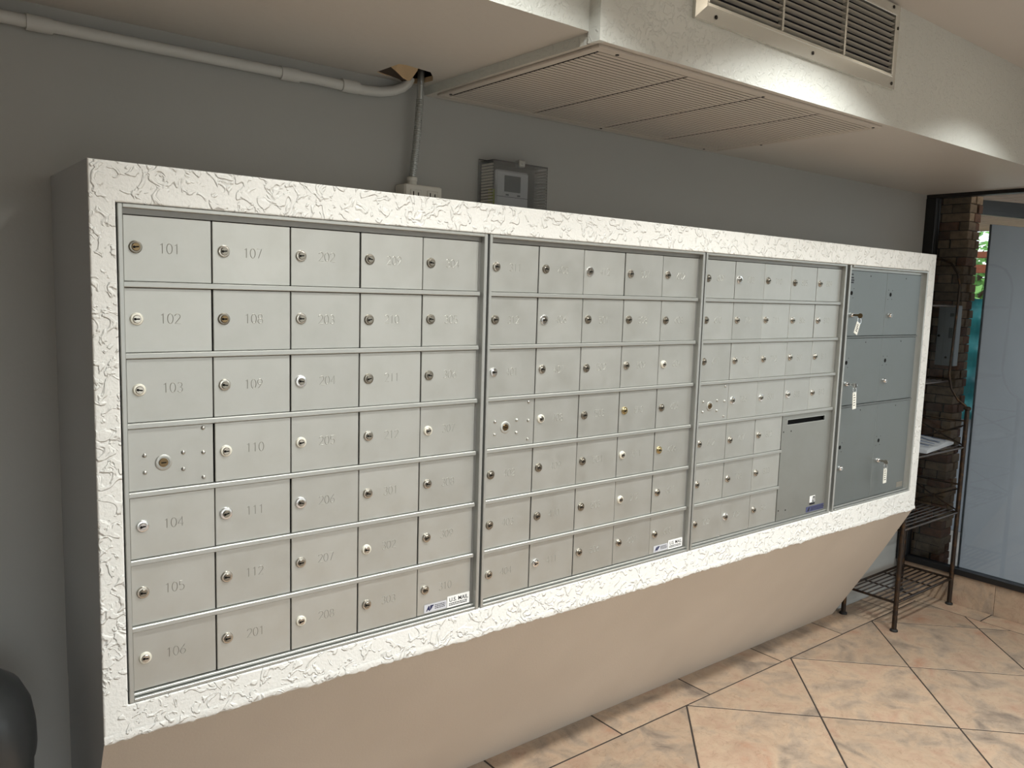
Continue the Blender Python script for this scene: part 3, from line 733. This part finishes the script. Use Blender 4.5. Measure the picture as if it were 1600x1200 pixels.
for cx in (-.028, .028):
    b = MB(); b.bbox(-.018, .018, -.0608, -.0584, -.002, .052, .002); r_ = b.build('receptacle', 'plate_white', ob, (cx, 0, 0))
    b = MB(); b.box(-.0095, -.0065, -.0613, -.0606, .032, .046); b.box(.0065, .0095, -.0613, -.0606, .034, .044); b.box(-.003, .003, -.0613, -.0606, .016, .023); b.build('slots', 'keyway', r_)

th = thing('thermostat', 'white thermostat with a grey screen inside the clear guard', 'thermostat', (1.223, YW, 1.142))
b = MB(); b.bbox(-.066, .066, -.024, -.0065, -.060, .078, .006); b.build('body', 'thermo_white', th)
b = MB(); b.box(-.034, .030, -.0255, -.0238, .012, .062); b.build('screen', 'lcd', th)
b = MB(); b.box(-.063, .063, -.0246, -.0238, -.0045, -.0030); b.build('seam', 'ink', th)
b = MB()
for x in (-.028, .018): b.box(x, x+.012, -.0252, -.0238, .000, .005)
b.build('buttons', 'lcd', th)
gd = thing('thermostat_guard', 'clear plastic vented guard box locked over the thermostat', 'guard box', (1.221, YW, 1.131))
b = MB(); gw, gz0, gz1, gdp = .109, -.052, .108, -.066
b.box(-gw, gw, gdp, gdp+.003, gz0, gz1); b.box(-gw, gw, gdp+.003, -.001, gz1-.003, gz1); b.box(-gw, gw, gdp+.003, -.001, gz0, gz0+.003)
b.build('cover', 'clear_acrylic', gd)
b = MB(); b.bbox(-gw-.010, gw+.010, -.006, -.0008, gz0-.010, gz1+.006, .002); b.build('back_plate', 'clear_acrylic', gd)
SB = MB(); SB.box(-.0018, .0018, gdp+.003, -.006, -.0030, .0030); SBM = SB.mesh('vent_bar', 'plate_white')
for sgn in (-1, 1):
    for k in range(16): link('vent_bar', SBM, gd, (sgn*(gw-.002), 0, gz0+.012+k*.0090))
b = MB(); b.bbox(-.010, .014, gdp-.004, gdp+.020, gz1-.012, gz1+.010, .003); b.lathe([(.005, 0), (.005, -.003)], c=(.002, gdp-.004, gz1-.001), axis='y', seg=14); b.build('lock_tab', 'flex_metal', gd)
b = MB(); b.bbox(-gw+.008, -gw+.022, -.050, -.030, gz0+.01, gz0+.075, .002); b.build('spirit_level', 'level_yellow', gd)

# ------------------------------------------------------------------ metal rack
rk = thing('metal_rack', 'dark brown metal bakers rack with slatted shelves between housing and window', 'rack', (3.445, .052, ZF))
RW, RD, PT = .604, .262, 1.050          # width, depth, post height
def post(x, y, h, cap):
    b = MB(); b.tube([(x, y, .004), (x, y, h)], .0115, 12); o = b.build('post', 'rack_metal', rk, smooth=50)
    b = MB(); b.lathe([(.019, 0), (.019, .006), (.0135, .012)], c=(x, y, 0), seg=16); b.build('foot', 'rubber', o, smooth=40)
    if cap: b = MB(); b.lathe([(.0135, h-.004), (.018, h), (.018, h+.008), (.012, h+.014)], c=(x, y, 0), seg=16); b.build('finial', 'rack_metal', o, smooth=40)
for x in (0, RW):
    for y in (0, RD): post(x, y, PT, True)
for z, y0_, y1_ in ((.142, 0, RD), (.502, 0, RD), (.850, 0, RD), (1.185, .112, RD), (1.580, .112, RD)):
    b = MB(); r_ = .0065
    b.tube([(0, y0_, 0), (RW, y0_, 0)], r_, 8); b.tube([(0, y1_, 0), (RW, y1_, 0)], r_, 8); b.tube([(0, y0_, 0), (0, y1_, 0)], r_, 8); b.tube([(RW, y0_, 0), (RW, y1_, 0)], r_, 8)
    sh = b.build('shelf', 'rack_metal', rk, (0, 0, z), smooth=60)
    b = MB(); b.tube([(.004, 0, 0), (RW-.004, 0, 0)], .0042, 6); SM = b.mesh('slat', 'rack_metal', 60)
    nsl = 8 if y0_ == 0 else 4
    for k in range(nsl): link('slat', SM, sh, (0, y0_+(y1_-y0_)*(k+1)/(nsl+1), .003))
    b = MB()
    for q in (.33, .67): b.tube([(RW*q, y0_, -.006), (RW*q, y1_, -.006)], .004, 6)
    b.build('cross_bar', 'rack_metal', sh, smooth=60)
for x in (0, RW):
    prof = [(.0, 1.050), (.012, 1.068), (.050, 1.093), (.088, 1.150), (.106, 1.220), (.104, 1.300), (.098, 1.48), (.094, 1.60), (.094, 1.69), (.110, 1.750), (.145, 1.800), (.196, 1.822), (RD-.008, 1.826)]
    b = MB(); b.tube([(x, q[0], q[1]) for q in prof], .0065, 8); b.build('side_scroll', 'rack_metal', rk, smooth=60)
    b = MB(); b.tube([(x, RD, PT), (x, RD, 1.826)], .0085, 8); b.build('upper_post', 'rack_metal', rk, smooth=60)
    for z in (.502, .850):
        zt = z+.138 if z > .6 else z+.150
        for (ya, a_, yb_, c_) in ((0, z+.008, RD, zt-.020), (0, zt-.020, RD, z+.008), (0, zt, RD, zt)):
            b = MB(); b.tube([(x, ya, a_), (x, (ya+yb_)/2, (a_+c_)/2-.004), (x, yb_, c_)], .0042, 6); b.build('brace', 'rack_metal', rk, smooth=60)
        b = MB(); b.lathe([(.009, -.006), (.012, 0), (.009, .006)], c=(x, RD/2, (z+.008+zt-.020)/2-.004), axis='x', seg=12); b.build('rosette', 'rack_metal', rk, smooth=50)
b = MB(); b.tube([(0, RD, 1.80), (RW, RD, 1.80)], .0065, 8); b.build('top_rail', 'rack_metal', rk, smooth=60)
# newspapers on the waist-high shelf
def paper(lbl, x, y, z, rz, wdt, dep, th_):
    t = thing('newspaper', lbl, 'newspaper', (x, y, z), 'folded papers on the rack', (0, 0, rz))
    b = MB(); nx, ny = 10, 6; vs = []; fs = []
    for lay_ in (0, 1):
        for i in range(nx+1):
            for j in range(ny+1):
                px, py = (i/nx-.5)*wdt, (j/ny-.5)*dep; wv = .005*math.sin(i*1.1+j*.8)+.004*math.sin(j*1.7)
                vs.append((px, py, (wv+th_+.008*(1-abs(px)/wdt*2)) if lay_ else 0.0))
    q = (nx+1)*(ny+1)
    for i in range(nx):
        for j in range(ny):
            a = i*(ny+1)+j; fs.append((q+a, q+a+1, q+a+ny+2, q+a+ny+1)); fs.append((a, a+ny+1, a+ny+2, a+1))
    for i in range(nx): a = i*(ny+1); fs.append((a, a+ny+1, q+a+ny+1, q+a)); a += ny; fs.append((a+ny+1, a, q+a, q+a+ny+1))
    for j in range(ny): fs.append((j+1, j, q+j, q+j+1)); a = nx*(ny+1)+j; fs.append((a, a+1, q+a+1, q+a))
    b.add(vs, fs); b.build('folded_sheets', 'newsprint', t, smooth=60)
    b = MB()
    for k in range(4):
        px = -wdt*.40+k*wdt*.2; b.add([(px, -dep*.46, th_+.0165), (px+.016, -dep*.46, th_+.0165), (px+.085, dep*.42, th_+.0185), (px+.069, dep*.42, th_+.0185)], [(0, 1, 2, 3)])
    b.build('printed_stripes', 'news_blue', t)
paper('folded white paper with blue stripes on the rack shelf', 3.445+.37, .052+.120, ZF+.861, .12, .42, .20, .016)

# ------------------------------------------------------------------ waste bin at left
bn = thing('waste_bin', 'black round waste bin with a domed lid beyond the left end of the housing', 'waste bin', (-.322, .125, ZF))
b = MB(); b.lathe([(.135, 0), (.140, .01), (.150, .3), (.157, .62), (.158, .635)], seg=40); b.build('body', 'bin_black', bn, smooth=40)
b = MB(); b.lathe([(.162, .632), (.164, .650), (.163, .690), (.156, .735), (.140, .770), (.110, .795), (.06, .808), (.012, .812)], seg=40); b.build('domed_lid', 'bin_black', bn, smooth=40)
b = MB(); b.bbox(-.085, .085, -.168, -.150, .655, .745, .006); b.build('push_flap', 'bin_black', bn)

# ------------------------------------------------------------------ outside the window
b = MB(); b.box(-16, 16, -18, 12, ZF-.14, ZF-.082); g_ = struct(b.build('ground', 'patio'))
# brick pier
pr = thing('brick_pier', 'dark weathered brick pier standing outside beside the window corner', 'pier', (4.222, .200, ZF-.082))
b = MB(); b.box(.008, .132, .008, .202, 0, 2.28); b.build('mortar_core', 'mortar', pr)
BW = {}
z = .0; crs = 0; hgt = .047
while z < 2.25:
    ys = [0, random.choice((.052, .066, .095, .120, .150)), .21]
    if random.random() < .35: ys.insert(2, ys[1]+(.21-ys[1])*.5)
    xs = [0, .062 if crs % 2 else .090, .140]
    for a in range(len(ys)-1):
        for c in range(2):
            if c == 1 and a > 0: continue
            k = (round(ys[a+1]-ys[a], 3), round(xs[c+1]-xs[c], 3), random.choice('aab'))
            if k not in BW:
                q = MB(); q.bbox(0, k[1]-.004, 0, k[0]-.005, 0, hgt-.004, .002); BW[k] = q.mesh('brick', 'brick_'+k[2])
            link('brick', BW[k], pr, (xs[c]+(random.uniform(-.009, .003) if c == 0 else 0), ys[a]+(random.uniform(-.010, .002) if a == 0 else 0), z))
    z += hgt; crs += 1
eb = thing('electrical_cabinet', 'slim grey metal meter cabinet fixed to the brick pier', 'cabinet', (4.158, .188, .515))
b = MB(); b.bbox(0, .052, 0, .098, 0, .325, .002); b.build('body', 'box_grey', eb)
b = MB(); b.bbox(-.004, 0, .002, .060, .004, .321, .001); dd = b.build('cover', 'box_grey', eb)
for z_, h_ in ((.265, .018), (.150, .055)): b = MB(); b.box(-.0046, -.0038, .016, .036, z_, z_+h_); b.build('data_label', 'lcd', dd)
b = MB(); b.lathe([(.006, -.0042), (.006, -.007)], c=(0, .040, .045), axis='x', seg=12); b.build('knob', 'keyway', dd)
b = MB(); b.bbox(-.004, 0, .062, .096, .004, .321, .001); d2 = b.build('side_cover', 'box_grey', eb)
b = MB(); b.lathe([(.006, -.0042), (.006, -.010)], c=(0, .085, .16), axis='x', seg=12); b.build('knob', 'keyway', d2)
# grey wall leaf standing out from the window
gp = MB(); gp.bbox(0, 2.4, 0, .014, 0, 2.085, .002)
o = gp.build('grey_partition', 'panel_grey', None, (4.150, .058, ZF-.082)); o.rotation_euler = (0, 0, math.atan2(-.07, .265))
tag(o, 'plain blue-grey outdoor partition wall seen through the window', 'partition')
# teal tarp hanging behind
tb = MB(); nx, nz_ = 14, 22; vs = []
for i in range(nx+1):
    for j in range(nz_+1):
        yy = .05+.75*i/nx; vs.append((.05*math.sin(i*1.3)*.6+.03*math.sin(j*1.1+i*.5), yy, 0.86*j/nz_))
fs = [(i*(nz_+1)+j, (i+1)*(nz_+1)+j, (i+1)*(nz_+1)+j+1, i*(nz_+1)+j+1) for i in range(nx) for j in range(nz_)]
q = len(vs); tb.add(vs+[(x+.004, y, z) for x, y, z in vs], fs+[tuple(q+k for k in reversed(f_)) for f_ in fs])
o = tb.build('hanging_tarp', 'teal_tarp', None, (5.75, .30, .03), smooth=80); tag(o, 'wrinkled teal plastic tarp hanging outside between pier and partition', 'tarp')
b = MB(); b.bbox(-.08, .08, -1.2, 1.2, 0, ZF*-1+.082+.10, .004); o = b.build('garden_wall', 'panel_grey', None, (5.93, .9, ZF-.082)); tag(o, 'low grey garden wall outside beneath the teal tarp', 'wall')
# pergola rails, beam, planks
for z, h_, lb in ((1.212, .045, 'thin rust-brown pergola rail, the upper of two outside'), (1.110, .060, 'thick rust-brown pergola rail, the lower of two outside')):
    b = MB(); b.bbox(-.03, .03, -1.0, 1.0, -h_/2, h_/2, .004); o = b.build('pergola_rail', 'rust_paint', None, (6.0, .8, z)); tag(o, lb, 'rail', 'rust rails outside')
b = MB(); pts = []
for i in range(13):
    t = i/12; pts.append((0, .75-1.9*t, .235-.30*t**1.6))
for i in range(12):
    p0, p1 = pts[i], pts[i+1]
    b.add([(x_, p[1], p[2]+dz__) for p in (p0, p1) for x_ in (-.05, .05) for dz__ in (-.045, .045)], [(0,1,3,2), (4,6,7,5), (0,4,5,1), (2,3,7,6), (0,2,6,4), (1,5,7,3)])
o = b.build('arched_beam', 'black_frame', None, (5.2, .55, 1.30)); tag(o, 'dark curved porch beam outside above the partition', 'beam')
cn = thing('plank_canopy', 'brown plank roof of the outdoor canopy beyond the dark beam', 'canopy', (5.45, -1.4, 1.66))
for k in range(24):
    b = MB(); b.bbox(0, .155, 0, 4.2, 0, .025, .003); b.build('plank', 'wood_plank', cn, (k*.162, 0, 0))
pc = MB(); pc.box(XR+.13, 5.2, -3.0, 1.6, 1.60, 1.66); o = struct(pc.build('porch_ceiling', 'ceiling_paint'))
# a leafy tree beyond
tr = thing('garden_tree', 'sunlit green tree in the garden beyond the tarp', 'tree', (11.2, 2.9, ZF-.082))
b = MB(); b.tube([(0, 0, 0), (.05, .02, .8), (.0, .05, 1.5), (.1, .0, 2.2)], .06, 8, radii=[.09, .07, .06, .03])
for a in range(5): an = a*1.3; b.tube([(0, .04, 1.2+.12*a), (.45*math.cos(an), .45*math.sin(an), 1.7+.15*a)], .025, 6, radii=[.03, .012])
b.build('trunk', 'bark', tr, smooth=60)
b = MB()
for k in range(1600):
    c = Vector((random.gauss(0, .45), random.gauss(0, .5), 2.0+random.gauss(0, .40))); a = Vector((random.uniform(-1,1), random.uniform(-1,1), random.uniform(-.6,.6))).normalized(); s_ = a.orthogonal().normalized()
    l_ = random.uniform(.05, .10); b.add([c-a*l_, c+s_*l_*.4, c+a*l_, c-s_*l_*.4], [(0, 1, 2, 3)])
o = b.build('foliage', 'leaf', tr); o['kind'] = 'stuff'
